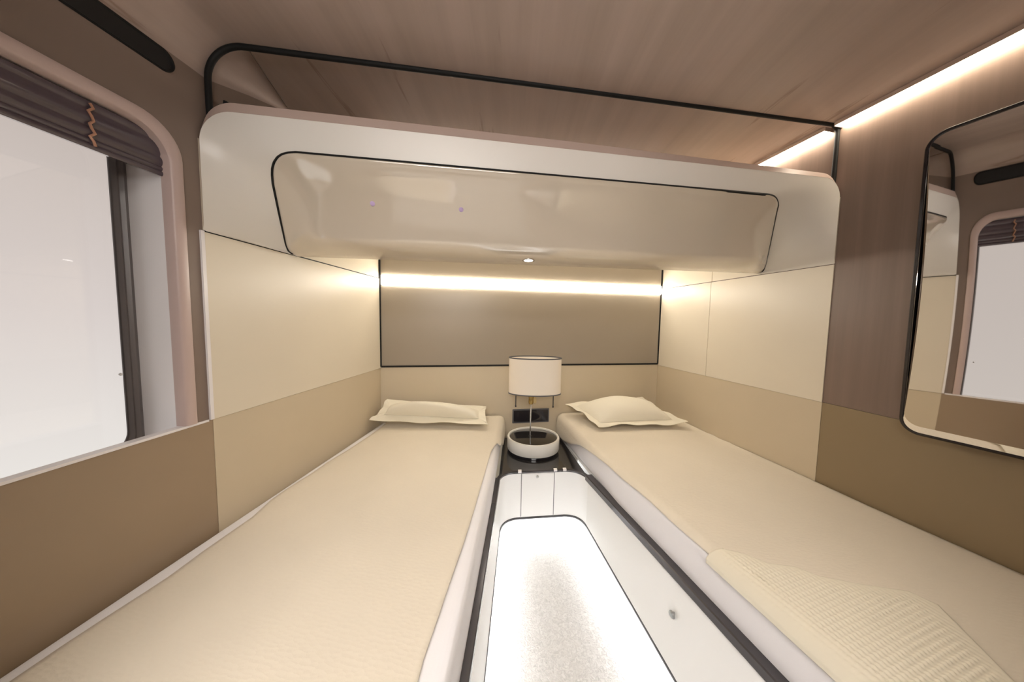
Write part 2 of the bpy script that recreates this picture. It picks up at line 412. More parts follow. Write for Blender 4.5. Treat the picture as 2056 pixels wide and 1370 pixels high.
# grey seal round the pane, on the outer plane
gy0, gy1, gz0, gz1 = WIN['y0'] + .03, .776, .742, 1.572
o_l = rrect(gy0, gy1 + .004, gz0, gz1, .05, 8); i_l = rrect(gy0 + .022, gy1 - .022, gz0 + .02, gz1 - .02, .05, 8)
sg = Geo().grid([[wallL(u, v, -DEP + .010) for u, v in o_l], [wallL(u, v, -DEP + .016) for u, v in rrect(gy0 + .008, gy1 - .006, gz0 + .006, gz1 - .006, .05, 8)],
                 [wallL(u, v, -DEP + .010) for u, v in rrect(gy0 + .013, gy1 - .012, gz0 + .012, gz1 - .012, .05, 8)],
                 [wallL(u, v, -DEP + .013) for u, v in rrect(gy0 + .017, gy1 - .017, gz0 + .016, gz1 - .016, .05, 8)],
                 [wallL(u, v, -DEP - .004) for u, v in i_l], [wallL(u, v, -DEP - .012) for u, v in o_l]], True)
mk('window_seal', sg.v, sg.f, M['seal'], wn, True, 60)
plate('window_pane', [rrect(gy0 + .018, gy1 - .018, gz0 + .016, gz1 - .016, .05, 8)], wallL, M['glass'], wn, -DEP + .002, -DEP - .002)
b_ = onw(241, 752, np.array(wallL(.2, 0, -DEP + .02)), np.array(wallL(.7, 0, -DEP + .02)))
g = Geo().hexa([b_ + [0, -.004, 0], b_ + [0, 0, -.004], b_ + [0, .004, 0], b_ + [0, 0, .004]], [b_ + [.003, -.004, 0], b_ + [.003, 0, -.004], b_ + [.003, .004, 0], b_ + [.003, 0, .004]])
mk('seal_glint', g.v, g.f, M['white'], wn)  # white glint on the seal, built as a small raised diamond
# sill edge
g = Geo().hexa([wallL(Y_END, Z_LOW - .003, -.02), wallL(YM - .012, Z_LOW - .003, -.02), wallL(YM - .012, Z_LOW - .003, .003), wallL(Y_END, Z_LOW - .003, .003)],
               [wallL(Y_END, Z_LOW + .003, -.02), wallL(YM - .012, Z_LOW + .003, -.02), wallL(YM - .012, Z_LOW + .003, .003), wallL(Y_END, Z_LOW + .003, .003)])
tag(mk('trim_3', g.v, g.f, M['jamb']), 'thin pale sill strip under the window', kind='structure')
# roller blind in the head of the window: stacked convex slats of a plum cassette
bl = thing('roller_blind', 'dark glossy plum blind cassette across the head of the left window', 'blind', wallL(.35, 1.52, -.03))
def blind_row(u, zc=9.):
    zt, zb_ = 1.567, 1.466
    prof = [(-.042, zt), (-.022, zt)]
    for (z0, z1, dep) in ((zt - .002, 1.549, .004), (1.548, 1.513, .007), (1.512, 1.490, .006), (1.489, 1.479, .004), (1.478, zb_, .005)):
        for k in range(9): prof.append((-.019 + dep * .7 * math.sin(math.pi * k / 8) ** .7, z0 + (z1 - z0) * k / 8))
    prof.append((-.042, zb_ + .006))
    return [wallL(u, min(z, zc), nn) for nn, z in prof]
u1 = .7752
rows = [blind_row(u) for u in (WIN['y0'] + .03, .3, .5, u1 - .058)]
for k in range(1, 9):
    a = math.pi / 2 * k / 8
    rows.append(blind_row(u1 - .058 + .058 * math.sin(a), 1.5685 - .058 + .058 * math.cos(a)))
g = Geo().grid(rows, True); g.add(rows[0], [tuple(range(len(rows[0])))]); g.add(rows[-1], [tuple(range(len(rows[0])))[::-1]])
mk('cassette', g.v, g.f, M['blind'], bl, True, 40)
g = Geo()
for k in range(1):
    pts = [wallL(.655, 1.566 - .1 * i / 10, -.026 + .013) for i in range(11)]
pts = [wallL(.655 + .004 * math.sin(i * 2.1), 1.558 - .085 * i / 10, -.0135 + .0015 * (i % 2)) for i in range(11)]
g.tube(pts, .0025, 6); mk('orange_glint', g.v, g.f, plain('copper_glint', (.55, .30, .20), .35, metal=.4), bl, True)  # orange reflection on the cassette, modelled as a thin wavy tube

# rounded black slot high in the left wall
def slotmesh():
    o = thing('wall_vent', 'long black rounded slot high on the left wall above the window', 'vent', wallL(.5, 1.73, 0))
    lp = lambda d: rrect(.12 + d, .800 - d, 1.717 + d, 1.771 - d, .0265 - d, 10)
    g = Geo().grid([[wallL(u, v, n_) for u, v in lp(d)] for d, n_ in ((0, .0005), (.001, .004), (.004, .004), (.006, .0015))], True)
    mk('rim', g.v, g.f, M['black'], o, True, 50)
    g = Geo(); g.add([wallL(u, v, .0012) for u, v in lp(.005)], [tuple(range(len(lp(0))))]); g.add([wallL(u, v, .0004) for u, v in lp(.005)], [tuple(range(len(lp(0))))])
    mk('slot_face', g.v, g.f, plain('matt_black_slot', (.006, .006, .006), .6), o)
slotmesh()
hk = onw(441, 207, FL, BL)
g = Geo(); P0 = np.array([xl(hk[1]) , hk[1], 1.722]); q = np.array([nL[0], nL[1], 0])
g.tube([P0, P0 + q * .012, P0 + q * .018 + [0, 0, .004], P0 + q * .02 + [0, 0, .014]], .006, 10)
tag(mk('wall_hook', g.v, g.f, M['black'], smooth=True, loc=P0), 'small black hook peeking over the left end of the bunk lip', 'hook')

# ------------------------------------------------------------------ upper bunk: curved ivory fascia round a sloping gloss belly
bunk = thing('upper_bunk', 'folded upper bunk with ivory fascia and glossy beige belly spanning the alcove', 'bunk', (.15, 1.15, 1.35))
def onF(px, py, off): a = FL + nF * off; b = FR + nF * off; return onw(px, py, a, b)
gBL = np.array([*wallL(1.135, 1.354)]); gBR = np.array([*wallR(1.42, 1.354)])
NS, NA = 26, 16
# gasket loop, left: from bottom corner up, then the corner arc
def chainL():
    pts = [(600, 515.5), (588, 511), (580, 505), (575, 494)]
    pts += [(575 - 25.5 * t, 494 - 124 * t) for t in np.linspace(0, 1, 13)[1:]]
    pts += [(548, 352), (548.5, 340), (552, 328), (559, 318), (568, 312), (580, 309), (594, 308)]
    return pts
def chainR():
    pts = [(1520, 549.3), (1527, 547.5), (1532, 543), (1536, 533)]
    pts += [(1536 + 22 * t, 533 - 110 * t) for t in np.linspace(0, 1, 13)[1:]]
    pts += [(1560.5, 414), (1560, 407), (1557, 400), (1552, 395.5), (1546, 393), (1539, 391.8), (1530, 391.2)]
    return pts
def offs(py, pt, pb): t = min(1, max(0, (py - pt) / (pb - pt))); return .016 + (.27 - .016) * t
cl = [onF(px, py, offs(py, 308, 512)) for px, py in chainL()]
crr = [onF(px, py, offs(py, 391, 548)) for px, py in chainR()]
def resample(P, n):
    P = np.array(P); d = np.r_[0, np.cumsum(np.linalg.norm(np.diff(P, axis=0), axis=1))]
    return np.array([[np.interp(s, d, P[:, k]) for k in range(3)] for s in np.linspace(0, d[-1], n)])
NR = 64
CLc, CRc = resample(cl, NR), resample(crr, NR)
top_line = np.array(sub(CLc[-1], CRc[-1], 40)); bot_line = np.array(sub(CLc[0], CRc[0], 40))
loop = np.vstack([CLc, top_line[1:-1], CRc[::-1], bot_line[::-1][1:-1]])
def closest(p):
    d = loop - p; return math.sqrt((d * d).sum(1).min())
# belly: rows between the two side chains, bulging towards the room
rows = []; NC = 96
tt = np.array([.5 - .5 * math.cos(math.pi * k / NC) for k in range(NC + 1)])
tt = .55 * tt + .45 * np.linspace(0, 1, NC + 1)
seg_a = loop; seg_b = np.roll(loop, -1, axis=0)
def dist(p):
    ab = seg_b - seg_a; t = ((p - seg_a) * ab).sum(1) / np.maximum((ab * ab).sum(1), 1e-12); t = np.clip(t, 0, 1)
    q = seg_a + ab * t[:, None] - p; return math.sqrt((q * q).sum(1).min())
def dist_set(p, A_, B_):
    ab = B_ - A_; t = np.clip(((p - A_) * ab).sum(1) / np.maximum((ab * ab).sum(1), 1e-12), 0, 1)
    q = A_ + ab * t[:, None] - p; return math.sqrt((q * q).sum(1).min())
_side = np.vstack([CLc, top_line[1:-1], CRc[::-1]]); SIDE_A, SIDE_B = _side[:-1], _side[1:]; BOT_A, BOT_B = bot_line[:-1], bot_line[1:]
nb = np.cross(top_line[-1] - top_line[0], CLc[0] - CLc[-1]); nb /= np.linalg.norm(nb); nb = nb if nb[1] < 0 else -nb
ROWI = np.linspace(0, NR - 1, 70)
for i in ROWI:
    k = int(min(i, NR - 2)); fr_ = i - k
    a = CLc[k] * (1 - fr_) + CLc[k + 1] * fr_; b = CRc[k] * (1 - fr_) + CRc[k + 1] * fr_
    row = []
    for t in tt:
        p = a + (b - a) * t; v_ = min(1, max(0, (p[2] - 1.357) / .218)); ds, db = dist_set(p, SIDE_A, SIDE_B), dist_set(p, BOT_A, BOT_B)
        ell = lambda q: math.sqrt(max(0, 1 - (1 - min(1, q)) ** 2)); q = min(1, min(dist_set(p, CLc[:-1], CLc[1:]), dist_set(p, CRc[:-1], CRc[1:])) / .15); sm = q * q * (3 - 2 * q)
        h = (.026 * ell(ds / .075) + .098 * (1 - v_) * sm) * ell(db / .055)
        row.append(p - np.array([nF[0], nF[1], 0]) * h)
    rows.append(row)
BELLY = np.array([[list(p) for p in r] for r in rows])
def on_belly(px, py):
    """point and outward normal of the belly seen at a pixel of the survey photo"""
    r = ray(px, py); r = r / np.linalg.norm(r); o = np.array([0, 0, HC]); D = BELLY - o
    t = D @ r; q = D - t[..., None] * r; k = np.unravel_index(np.argmin((q * q).sum(-1)), t.shape)
    i, j = min(max(k[0], 1), BELLY.shape[0] - 2), min(max(k[1], 1), BELLY.shape[1] - 2)
    n_ = np.cross(BELLY[i, j + 1] - BELLY[i, j - 1], BELLY[i + 1, j] - BELLY[i - 1, j]); n_ /= np.linalg.norm(n_); n_ = n_ if n_[1] < 0 else -n_
    t_ = ((BELLY[i, j] - o) @ n_) / (r @ n_)
    return o + r * t_, n_
g = Geo().grid(rows)
mk('belly', g.v, g.f, M['box'], bunk, True, 60)
# underside running up and back behind the belly
bk0 = [np.array([*wallB(BL[0] + .02 + (BR[0] - BL[0] - .04) * k / 40, 1.64, .012)]) for k in range(41)]
g = Geo().grid([list(bot_line), [p + (q - p) * .5 for p, q in zip(bot_line, bk0)], bk0]); mk('underside', g.v, g.f, M['cream'], bunk)
# gasket tube
g = Geo().tube([p - nb * .001 for p in list(CLc[3:]) + list(top_line[1:-1]) + list(CRc[::-1][:-3])], .0060, 8)
mk('rubber_gasket', g.v, g.f, M['black'], bunk, True)
# fascia: outer outline on the alcove mouth, inner outline just outside the gasket
FTOP, FRAD = 1.676, .082
LF = np.linalg.norm(FR - FL)
def fp(s, z, off=0.): p = FL + dF * s + nF * off; return np.array([p[0], p[1], z])
ZT = [1.676, 1.664]
def ztop(s): return ZT[0] + (ZT[1] - ZT[0]) * s / LF
E0 = .004
oL = [np.array(wallL(1.135 + (FL[1] - 1.135) * k / 8 , Z_SEAM + .001, .001)) for k in range(9)]
oL += [fp(E0, Z_SEAM + (ztop(0) - FRAD - Z_SEAM) * k / 12) for k in range(1, 13)]
oL += [fp(E0 + FRAD - FRAD * math.cos(a), ztop(0) - FRAD + FRAD * math.sin(a)) for a in [math.pi / 2 * k / 14 for k in range(1, 15)]]
RR = .07
oR = [np.array(wallR(1.42 + (FR[1] - 1.42) * k / 8, Z_SEAM + .001, .001)) for k in range(9)]
oR += [fp(LF - E0, Z_SEAM + (ztop(LF) - RR - Z_SEAM) * k / 12) for k in range(1, 13)]
oR += [fp(LF - E0 - RR + RR * math.cos(a), ztop(LF) - RR + RR * math.sin(a)) for a in [math.pi / 2 * k / 14 for k in range(1, 15)]]
fr35 = np.r_[np.linspace(0, .10, 9), np.linspace(.10, .72, 13)[1:], np.linspace(.72, 1, 15)[1:]]
def atfrac(P, fr): return np.array([[np.interp(fr_, np.linspace(0, 1, len(P)), P[:, k]) for k in range(3)] for fr_ in fr])
iL, iR = atfrac(CLc, fr35), atfrac(CRc, fr35)
oT = sub(oL[-1], oR[-1], 40); iT = sub(iL[-1], iR[-1], 40)
outer = oL + oT[1:-1] + oR[::-1]; inner = list(iL) + iT[1:-1] + list(iR[::-1])
rows = []
for k in range(9):
    t = k / 8; rows.append([o * (1 - t) + i * t for o, i in zip(outer, inner)])
g = Geo().grid(rows); mk('fascia', g.v, g.f, M['fascia'], bunk, True, 60)
# pink edging along the top of the fascia
e1 = oL[9:] + oT[1:-1] + oR[::-1][:-9]
def lift(k, p):
    s = np.dot(p[:2] - FL, dF); h = .030 if s < LF * .5 else .030 - .010 * (s - LF * .5) / (LF * .5)
    w = min(1, max(0, (p[2] - (Z_SEAM + .16)) / .14)); w = w * w * (3 - 2 * w)
    return p + np.array([*(nF * .010), h * w])
e2 = [lift(k, p) for k, p in enumerate(e1)]
e3 = [p + np.array([*(nF * .03), .001]) for p in e2]
g = Geo().grid([[p + np.array([*(nF * -.0005), 0]) for p in e1], e2, e3]); mk('edging', g.v, g.f, M['lip'], bunk, True, 50)
# top deck from the lip to the back wall
deck = [e3[k] for k in range(len(e3)) if 26 <= k <= len(e3) - 27]
bkd = [np.array([*wallB(BL[0] + .02 + (BR[0] - BL[0] - .04) * k / (len(deck) - 1), 1.66, .012)]) for k in range(len(deck))]
g = Geo().grid([deck, bkd]); mk('top_deck', g.v, g.f, M['cream'], bunk)
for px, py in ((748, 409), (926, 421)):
    # lilac reflections on the belly, put in as small solid discs
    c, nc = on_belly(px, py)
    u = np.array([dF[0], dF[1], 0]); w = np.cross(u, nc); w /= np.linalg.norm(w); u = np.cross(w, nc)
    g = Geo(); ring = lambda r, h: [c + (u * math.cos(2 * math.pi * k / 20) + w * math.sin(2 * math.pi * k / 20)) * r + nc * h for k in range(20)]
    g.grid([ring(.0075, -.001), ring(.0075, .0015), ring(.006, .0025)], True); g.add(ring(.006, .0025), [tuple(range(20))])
    tag(mk('disc', g.v, g.f, M['lilac'], bunk, True, 40), 'lilac reflection modelled as a small round cap')
# small recessed reading spot under the belly's front edge
c, ax = on_belly(1061, 523)
u = np.array([dF[0], dF[1], 0]); w = np.cross(u, ax); w /= np.linalg.norm(w); u = np.cross(w, ax)
dl = thing('downlight', 'small bright white spot light set in the lower edge of the bunk', 'light', c)
ring = lambda r, h, ry=.8: [c + u * math.cos(2 * math.pi * k / 24) * r + w * math.sin(2 * math.pi * k / 24) * r * ry + ax * h for k in range(24)]
g = Geo().grid([ring(.024, -.006), ring(.024, .001), ring(.018, .002), ring(.017, 0)], True); mk('bezel', g.v, g.f, M['chrome'], dl, True, 40)
g = Geo(); g.add(ring(.018, .0005), [tuple(range(24))]); g.add(ring(.018, -.006), [tuple(range(24))]); mk('lens', g.v, g.f, M['spot'], dl)

# ------------------------------------------------------------------ LED strips
def led_wall(name, label, ya, yb_, z, mat, h=.012):
    o = thing(name, label, 'light strip', wallR((ya + yb_) / 2, z, .008), 'warm ceiling light strips along the right wall')
    def slab(n0, n1, z0, z1): return Geo().hexa([wallR(ya, z0, n0), wallR(yb_, z0, n0), wallR(yb_, z0, n1), wallR(ya, z0, n1)], [wallR(ya, z1, n0), wallR(yb_, z1, n0), wallR(yb_, z1, n1), wallR(ya, z1, n1)])
    a = slab(.0005, .038, z + h, z + h + .003); mk('channel', a.v, a.f, M['lip'], o)
    a = slab(.036, .038, z + .001, z + h + .0005); mk('channel_lip', a.v, a.f, M['lip'], o)
    for y_ in (ya - .002, yb_ + .0001):
        c_ = Geo().hexa([wallR(y_, z - .001, .0005), wallR(y_ + .0019, z - .001, .0005), wallR(y_ + .0019, z - .001, .038), wallR(y_, z - .001, .038)], [wallR(y_, z + h, .0005), wallR(y_ + .0019, z + h, .0005), wallR(y_ + .0019, z + h, .038), wallR(y_, z + h, .038)])
        mk('end_cap', c_.v, c_.f, M['lip'], o)
    d = slab(.002, .0355, z, z + h - .0005); mk('diffuser', d.v, d.f, mat, o)
led_wall('led_strip', 'long glowing light strip along the ceiling edge above the mirror', .095, 1.165, 1.857, M['led_ceil'])
led_wall('led_strip', 'short glowing light strip in the ceiling corner behind the bunk lip', 1.195, 2.03, 1.857, M['led_alcove'])
o = thing('led_strip', 'bright horizontal light strip across the taupe back wall under the bunk', 'light strip', wallB(.12, 1.35, .012))
def slabB(x0, x1, n0, n1, z0, z1): return Geo().hexa([wallB(x0, z0, n0), wallB(x1, z0, n0), wallB(x1, z0, n1), wallB(x0, z0, n1)], [wallB(x0, z1, n0), wallB(x1, z1, n0), wallB(x1, z1, n1), wallB(x0, z1, n1)])
a = slabB(BL[0] + .012, BR[0] - .012, .0005, .006, 1.316, 1.372); mk('channel', a.v, a.f, M['white'], o)
a = Geo()
rows = [[wallB(x, 1.344 + .030 * math.sin(t), .006 + .012 * math.cos(t)) for t in [math.pi * (k / 10 - .5) for k in range(11)]] for x in np.linspace(BL[0] + .014, BR[0] - .014, 12)]
a.grid(rows); a.add(rows[0], [tuple(range(11))]); a.add(rows[-1], [tuple(range(11))[::-1]])
mk('diffuser', a.v, a.f, M['led_back'], o, True, 60)

a = slabB(BL[0] + .04, BR[0] - .04, .004, .012, 1.774, 1.786); tag(mk('deck_fill', a.v, a.f, M['fill_deck'], bunk), 'unseen fill strip added at the back of the deck')  # added out of sight to brighten the alcove ceiling

# ------------------------------------------------------------------ mirror on the right wall
mr = thing('wall_mirror', 'tall round-cornered mirror with black edge on the right wall', 'mirror', wallR(.75, 1.24, 0))
# the glass stands a little off the wall at its far edge
MN = np.array([-.956, -.2935]); MN /= np.linalg.norm(MN); MD = np.array([MN[1], -MN[0]]); MD = MD if MD[1] > 0 else -MD
MH = np.array(wallR(.55, 0, .008)[:2])
def mpt(u, v, n_=0.): p = MH + MD * u + MN * (n_ + .1 * (v - 1.12) ** 2); return (p[0], p[1], v)   # slightly concave from top to bottom
def mpix(px, py): q = onw(px, py, MH, MH + MD); return (q[:2] - MH) @ MD, q[2]
MU1 = (mpix(1857, 330)[0] + mpix(1818, 800)[0]) / 2
MZ1 = (mpix(1885, 275)[1] + mpix(2030, 217)[1]) / 2; MZ0 = (mpix(1850, 873)[1] + mpix(2000, 911)[1]) / 2
ml = lambda d, r=.045: rrect(0 + d, MU1 - d, MZ0 + d, MZ1 - d, max(.01, r - d), 10)
back = [wallR(mpt(u, v)[1], v, .0006) for u, v in ml(.004)]
g = Geo().grid([back] + [[mpt(u, v, n_) for u, v in ml(d)] for d, n_ in ((0, -.006), (0, .0), (.002, .0025), (.0075, .0025), (.0085, .001))], True)
mk('edge', g.v, g.f, M['gloss_black'], mr, True, 40)
MI = rrect(.011, MU1 - .011, MZ0 + .027, MZ1 - .012, .034, 10)
g = Geo().grid([[mpt(u, v, n_) for u, v in ml(d)] for d, n_ in ((.008, .0012),)] + [[mpt(u, v, .0052) for u, v in MI]], True)
mk('bevel', g.v, g.f, M['mirror'], mr)
lp = MI; q_ = sorted(set(round(v, 6) for u, v in lp)); rows = []
zz = sorted(set(q_ + [MZ0 + .075 + (MZ1 - MZ0 - .15) * k / 40 for k in range(41)]))
def lspan(z):
    us = []
    for (ua, va), (ub, vb) in zip(lp, lp[1:] + lp[:1]):
        if min(va, vb) - 2e-6 <= z <= max(va, vb) + 2e-6:
            us += [ua, ub] if abs(vb - va) < 1e-5 else [ua + (ub - ua) * min(1, max(0, (z - va) / (vb - va)))]
    return min(us), max(us)
for z in zz:
    ua, ub = lspan(z); rows.append([mpt(ua + (ub - ua) * k / 12, z, .0052) for k in range(13)])
g = Geo().grid(rows)
mk('glass', g.v, g.f, M['mirror'], mr, True, 60)

# ------------------------------------------------------------------ bed bases, nightstand: one white U with a dark rail
ZR, ZB_ = .35, .105
YN = .10
def line_y(A, B, y): t = (y - A[1]) / (B[1] - A[1]); return (A[0] + (B[0] - A[0]) * t, y)
LT0, LT1 = (-.048, 1.534), (-.085, .611); RT0, RT1 = (.346, 1.604), (.586, .592)
cLt = line_y(LT0, LT1, 1.463); cRt = line_y(RT0, RT1, 1.513)
top_pts = [line_y(LT0, LT1, YN), cLt, cRt, line_y(RT0, RT1, YN)]
LB0, LB1 = (-.043, 1.456), (-.062, .809); RB0, RB1 = (.375, 1.506), (.483, .781)
cLb = line_y(LB0, LB1, 1.463); cRb = line_y(RB0, RB1, 1.513)
bot_pts = [line_y(LB0, LB1, YN), cLb, cRb, line_y(RB0, RB1, YN)]
tp, arcs = fillet(top_pts, (.075, .085), 10); bp_, _ = fillet(bot_pts, (.085, .085), 10)
iA, iB = arcs[0][0], arcs[1][1]
def panel(name, idx, parent, mat, t=.014, z0=ZB_, z1=ZR - .012, nz=6):
    A = [np.array([*tp[i], z1]) for i in idx]; B = [np.array([*bp_[i], z0]) for i in idx]
    out = []
    for k in range(nz + 1):
        s = k / nz; out.append([a * (1 - s) + b * s for a, b in zip(A, B)])
    # thickness: offset away from the aisle
    def nrm(i):
        a = np.array(tp[max(i - 1, 0)]); b = np.array(tp[min(i + 1, len(tp) - 1)]); d = (b - a) / np.linalg.norm(b - a); return np.array([-d[1], d[0], 0])
    N = [nrm(i) for i in idx]
    back = [[p + n_ * t for p, n_ in zip(r, N)] for r in out]
    loops = [list(r) + list(b)[::-1] for r, b in zip(out, back)]
    g = Geo().grid(loops, True); m_ = len(loops[0]); g.add(loops[0], [tuple(range(m_))]) if len(idx) == 2 else g.grid([out[0], back[0]])
    g.add(loops[-1], [tuple(range(m_))]) if len(idx) == 2 else g.grid([out[-1], back[-1]])
    return mk(name, g.v, g.f, mat, parent, True, 50)
def sweep(name, pts, mat, parent, w0, w1, z0, z1):
    """rectangular rail along a plan path; w0..w1 = offset towards the aisle"""
    P = [np.array(p) for p in pts]; rows = []
    for i, p in enumerate(P):
        a = P[max(i - 1, 0)]; b = P[min(i + 1, len(P) - 1)]; d = (b - a) / np.linalg.norm(b - a); n_ = np.array([d[1], -d[0]])
        q = lambda w, z: np.array([*(p + n_ * w), z])
        c = .003
        rows.append([q(w0, z0), q(w1 - c, z0), q(w1, z0 + c), q(w1, z1 - c), q(w1 - c, z1), q(w0, z1)])
    g = Geo().grid(rows, True); g.add(rows[0], [tuple(range(6))]); g.add(rows[-1], [tuple(range(6))[::-1]])
    return mk(name, g.v, g.f, mat, parent, True, 35)
idxL = list(range(0, iA + 1)); idxR = list(range(iB, len(tp)))
# left and right bed bases
bbL = thing('bed_base', 'white bed base with dark rail left of the aisle', 'bed base', (-.45, .8, 0))
bbR = thing('bed_base', 'white bed base with dark rail and small knob right of the aisle', 'bed base', (.85, .9, 0))
panel('side_panel', idxL, bbL, M['white']); panel('side_panel', idxR, bbR, M['white'])
sweep('rail', [tp[i] for i in idxL], M['rail'], bbL, -.02, .008, ZR - .014, ZR + .012)
sweep('rail', [tp[i] for i in idxR], M['rail'], bbR, -.02, .014, ZR - .016, ZR + .012)
sweep('lower_edge', [bp_[i] for i in idxL], M['edge'], bbL, -.012, .0025, ZB_ - .012, ZB_)
sweep('lower_edge', [bp_[i] for i in idxR], M['edge'], bbR, -.012, .0025, ZB_ - .012, ZB_)
def poly_platform(side):
    if side == 'L':
        e = [(p[0] - .02, p[1]) for p in (tp[0], tp[iA])] + [(-.045 - .02, yb(-.05) - .006)]
        return [(xl(YN) + .006, YN)] + e + [(xl(BL[1]) + .01, BL[1] - .012)]
    e = [(p[0] + .02, p[1]) for p in (tp[-1], tp[iB])] + [(.33, yb(.33) - .006)]
    return [(xr(YN) - .006, YN)] + e + [(BR[0] - .012, BR[1] - .012)]
for s, par in (('L', bbL), ('R', bbR)):
    g = Geo().prism(poly_platform(s), ZR - .03, ZR - .001); mk('platform', g.v, g.f, M['white'], par)
    off = -.13 if s == 'L' else .13
    P_ = [np.array(bp_[i]) + [off, 0] for i in (idxL if s == 'L' else idxR)]
    g = Geo().hexa([(*P_[0], 0), (*P_[-1], 0), (P_[-1][0] + off * .1, P_[-1][1], 0), (P_[0][0] + off * .1, P_[0][1], 0)],
                   [(*P_[0], ZR - .03), (*P_[-1], ZR - .03), (P_[-1][0] + off * .1, P_[-1][1], ZR - .03), (P_[0][0] + off * .1, P_[0][1], ZR - .03)])
    mk('kick_board', g.v, g.f, M['white'], par)
def knob(name, c, axis, r, parent, mat, l=.016):
    ax = np.array(axis) / np.linalg.norm(axis); u = np.cross(ax, [0, 0, 1.]); u /= np.linalg.norm(u); w = np.cross(u, ax)
    ring = lambda rr_, h: [c + (u * math.cos(2 * math.pi * k / 20) + w * math.sin(2 * math.pi * k / 20)) * rr_ + ax * h for k in range(20)]
    prof = ((.45 * r, -.002), (.45 * r, l * .45), (r * .95, l * .55), (r, l * .75), (r * .8, l * .95), (r * .3, l))
    g = Geo().grid([ring(*p) for p in prof], True); g.add(ring(*prof[-1]), [tuple(range(20))])
    return mk(name, g.v, g.f, mat, parent, True, 50)
def on_panel(y, z, side):
    s = (ZR - .012 - z) / (ZR - .012 - ZB_); A, B = (RT0, RT1) if side == 'R' else (LT0, LT1); C, D = (RB0, RB1) if side == 'R' else (LB0, LB1)
    a = np.array(line_y(A, B, y)); b = np.array(line_y(C, D, y)); p = a * (1 - s) + b * s; return np.array([*p, z])
knob('knob', on_panel(.842, .245, 'R'), (-.97, -.22, -.1), .011, bbR, M['knob'])

ns = thing('nightstand', 'white nightstand with dark glossy top between the two beds', 'nightstand', (.15, 1.65, 0))
idxN = list(range(iA, iB + 1))
panel('front_panel', idxN, ns, M['white'])
ctop = [tp[i] for i in idxN] + [(.326, yb(.326) - .004), (-.046, yb(-.046) - .004)]
g = Geo().prism([(float(a), float(b)) for a, b in ctop], ZR - .012, ZR); mk('counter_top', g.v, g.f, M['smoke'], ns)
sweep('counter_rail', [tp[i] for i in idxN], M['rail'], ns, -.012, .005, ZR - .012, ZR + .0015)
sweep('lower_edge', [bp_[i] for i in idxN], M['edge'], ns, -.012, .004, ZB_ - .012, ZB_)
# door: slightly proud leaf between the two vertical seams
def fr_pt(x, z, o=0.):
    s = (ZR - .012 - z) / (ZR - .012 - ZB_); ya = cLt[1] + (cRt[1] - cLt[1]) * (x - cLt[0]) / (cRt[0] - cLt[0])
    return np.array([x, ya - o, z])
def slabN(x0, x1, z0, z1, o0, o1): return Geo().hexa([fr_pt(x0, z0, o0), fr_pt(x1, z0, o0), fr_pt(x1, z0, o1), fr_pt(x0, z0, o1)], [fr_pt(x0, z1, o0), fr_pt(x1, z1, o0), fr_pt(x1, z1, o1), fr_pt(x0, z1, o1)])
g = slabN(.0625, .2285, ZB_ + .004, ZR - .016, -.006, .002); dr = mk('door', g.v, g.f, M['white'], ns); bev(dr, .0008, 2)
for x in (.0600, .231):
    g = slabN(x - .0016, x + .0016, ZB_ + .003, ZR - .014, -.004, .0012); mk('door_joint', g.v, g.f, M['trimdark'], ns)
knob('knob', fr_pt(.141, .322, .002), (.1, -1, .1), .0075, dr, M['chrome'], .012)
for x in (.051, .236, .285):
    g = slabN(x - .009, x + .009, ZR - .006, ZR + .0035, -.012, .007); h_ = mk('hinge', g.v, g.f, M['jamb'], ns); bev(h_, .001, 2)
    tag(h_, 'small white clip on the counter edge')
g = Geo().prism([(-.03, 1.60), (.40, 1.62), (.40, 1.64), (-.03, 1.62)], 0, ZR - .014); mk('kick_board', g.v, g.f, M['white'], ns)

# hidden lighting under the bases (cool white tape behind the lower edges)
def floor_led(par, pts):
    P = [np.array(p, float) for p in pts]
    rows = []
    for i, p in enumerate(P):
        a = P[max(i - 1, 0)]; b = P[min(i + 1, len(P) - 1)]; d = (b - a) / np.linalg.norm(b - a); n_ = np.array([-d[1], d[0]])
        q = lambda w, z: np.array([*(p + n_ * w), z])
        rows.append([q(.022, .092), q(.034, .092), q(.034, .102), q(.022, .102)])
    g = Geo().grid(rows, True); g.add(rows[0], [(0, 1, 2, 3)]); g.add(rows[-1], [(3, 2, 1, 0)])
    tag(mk('light_strip', g.v, g.f, M['led_floor'], par), 'cool white light strip under the lower edge')
floor_led(bbL, [bp_[i] for i in idxL])
floor_led(ns, [bp_[i] for i in idxN])
floor_led(bbR, [bp_[i] for i in idxR])

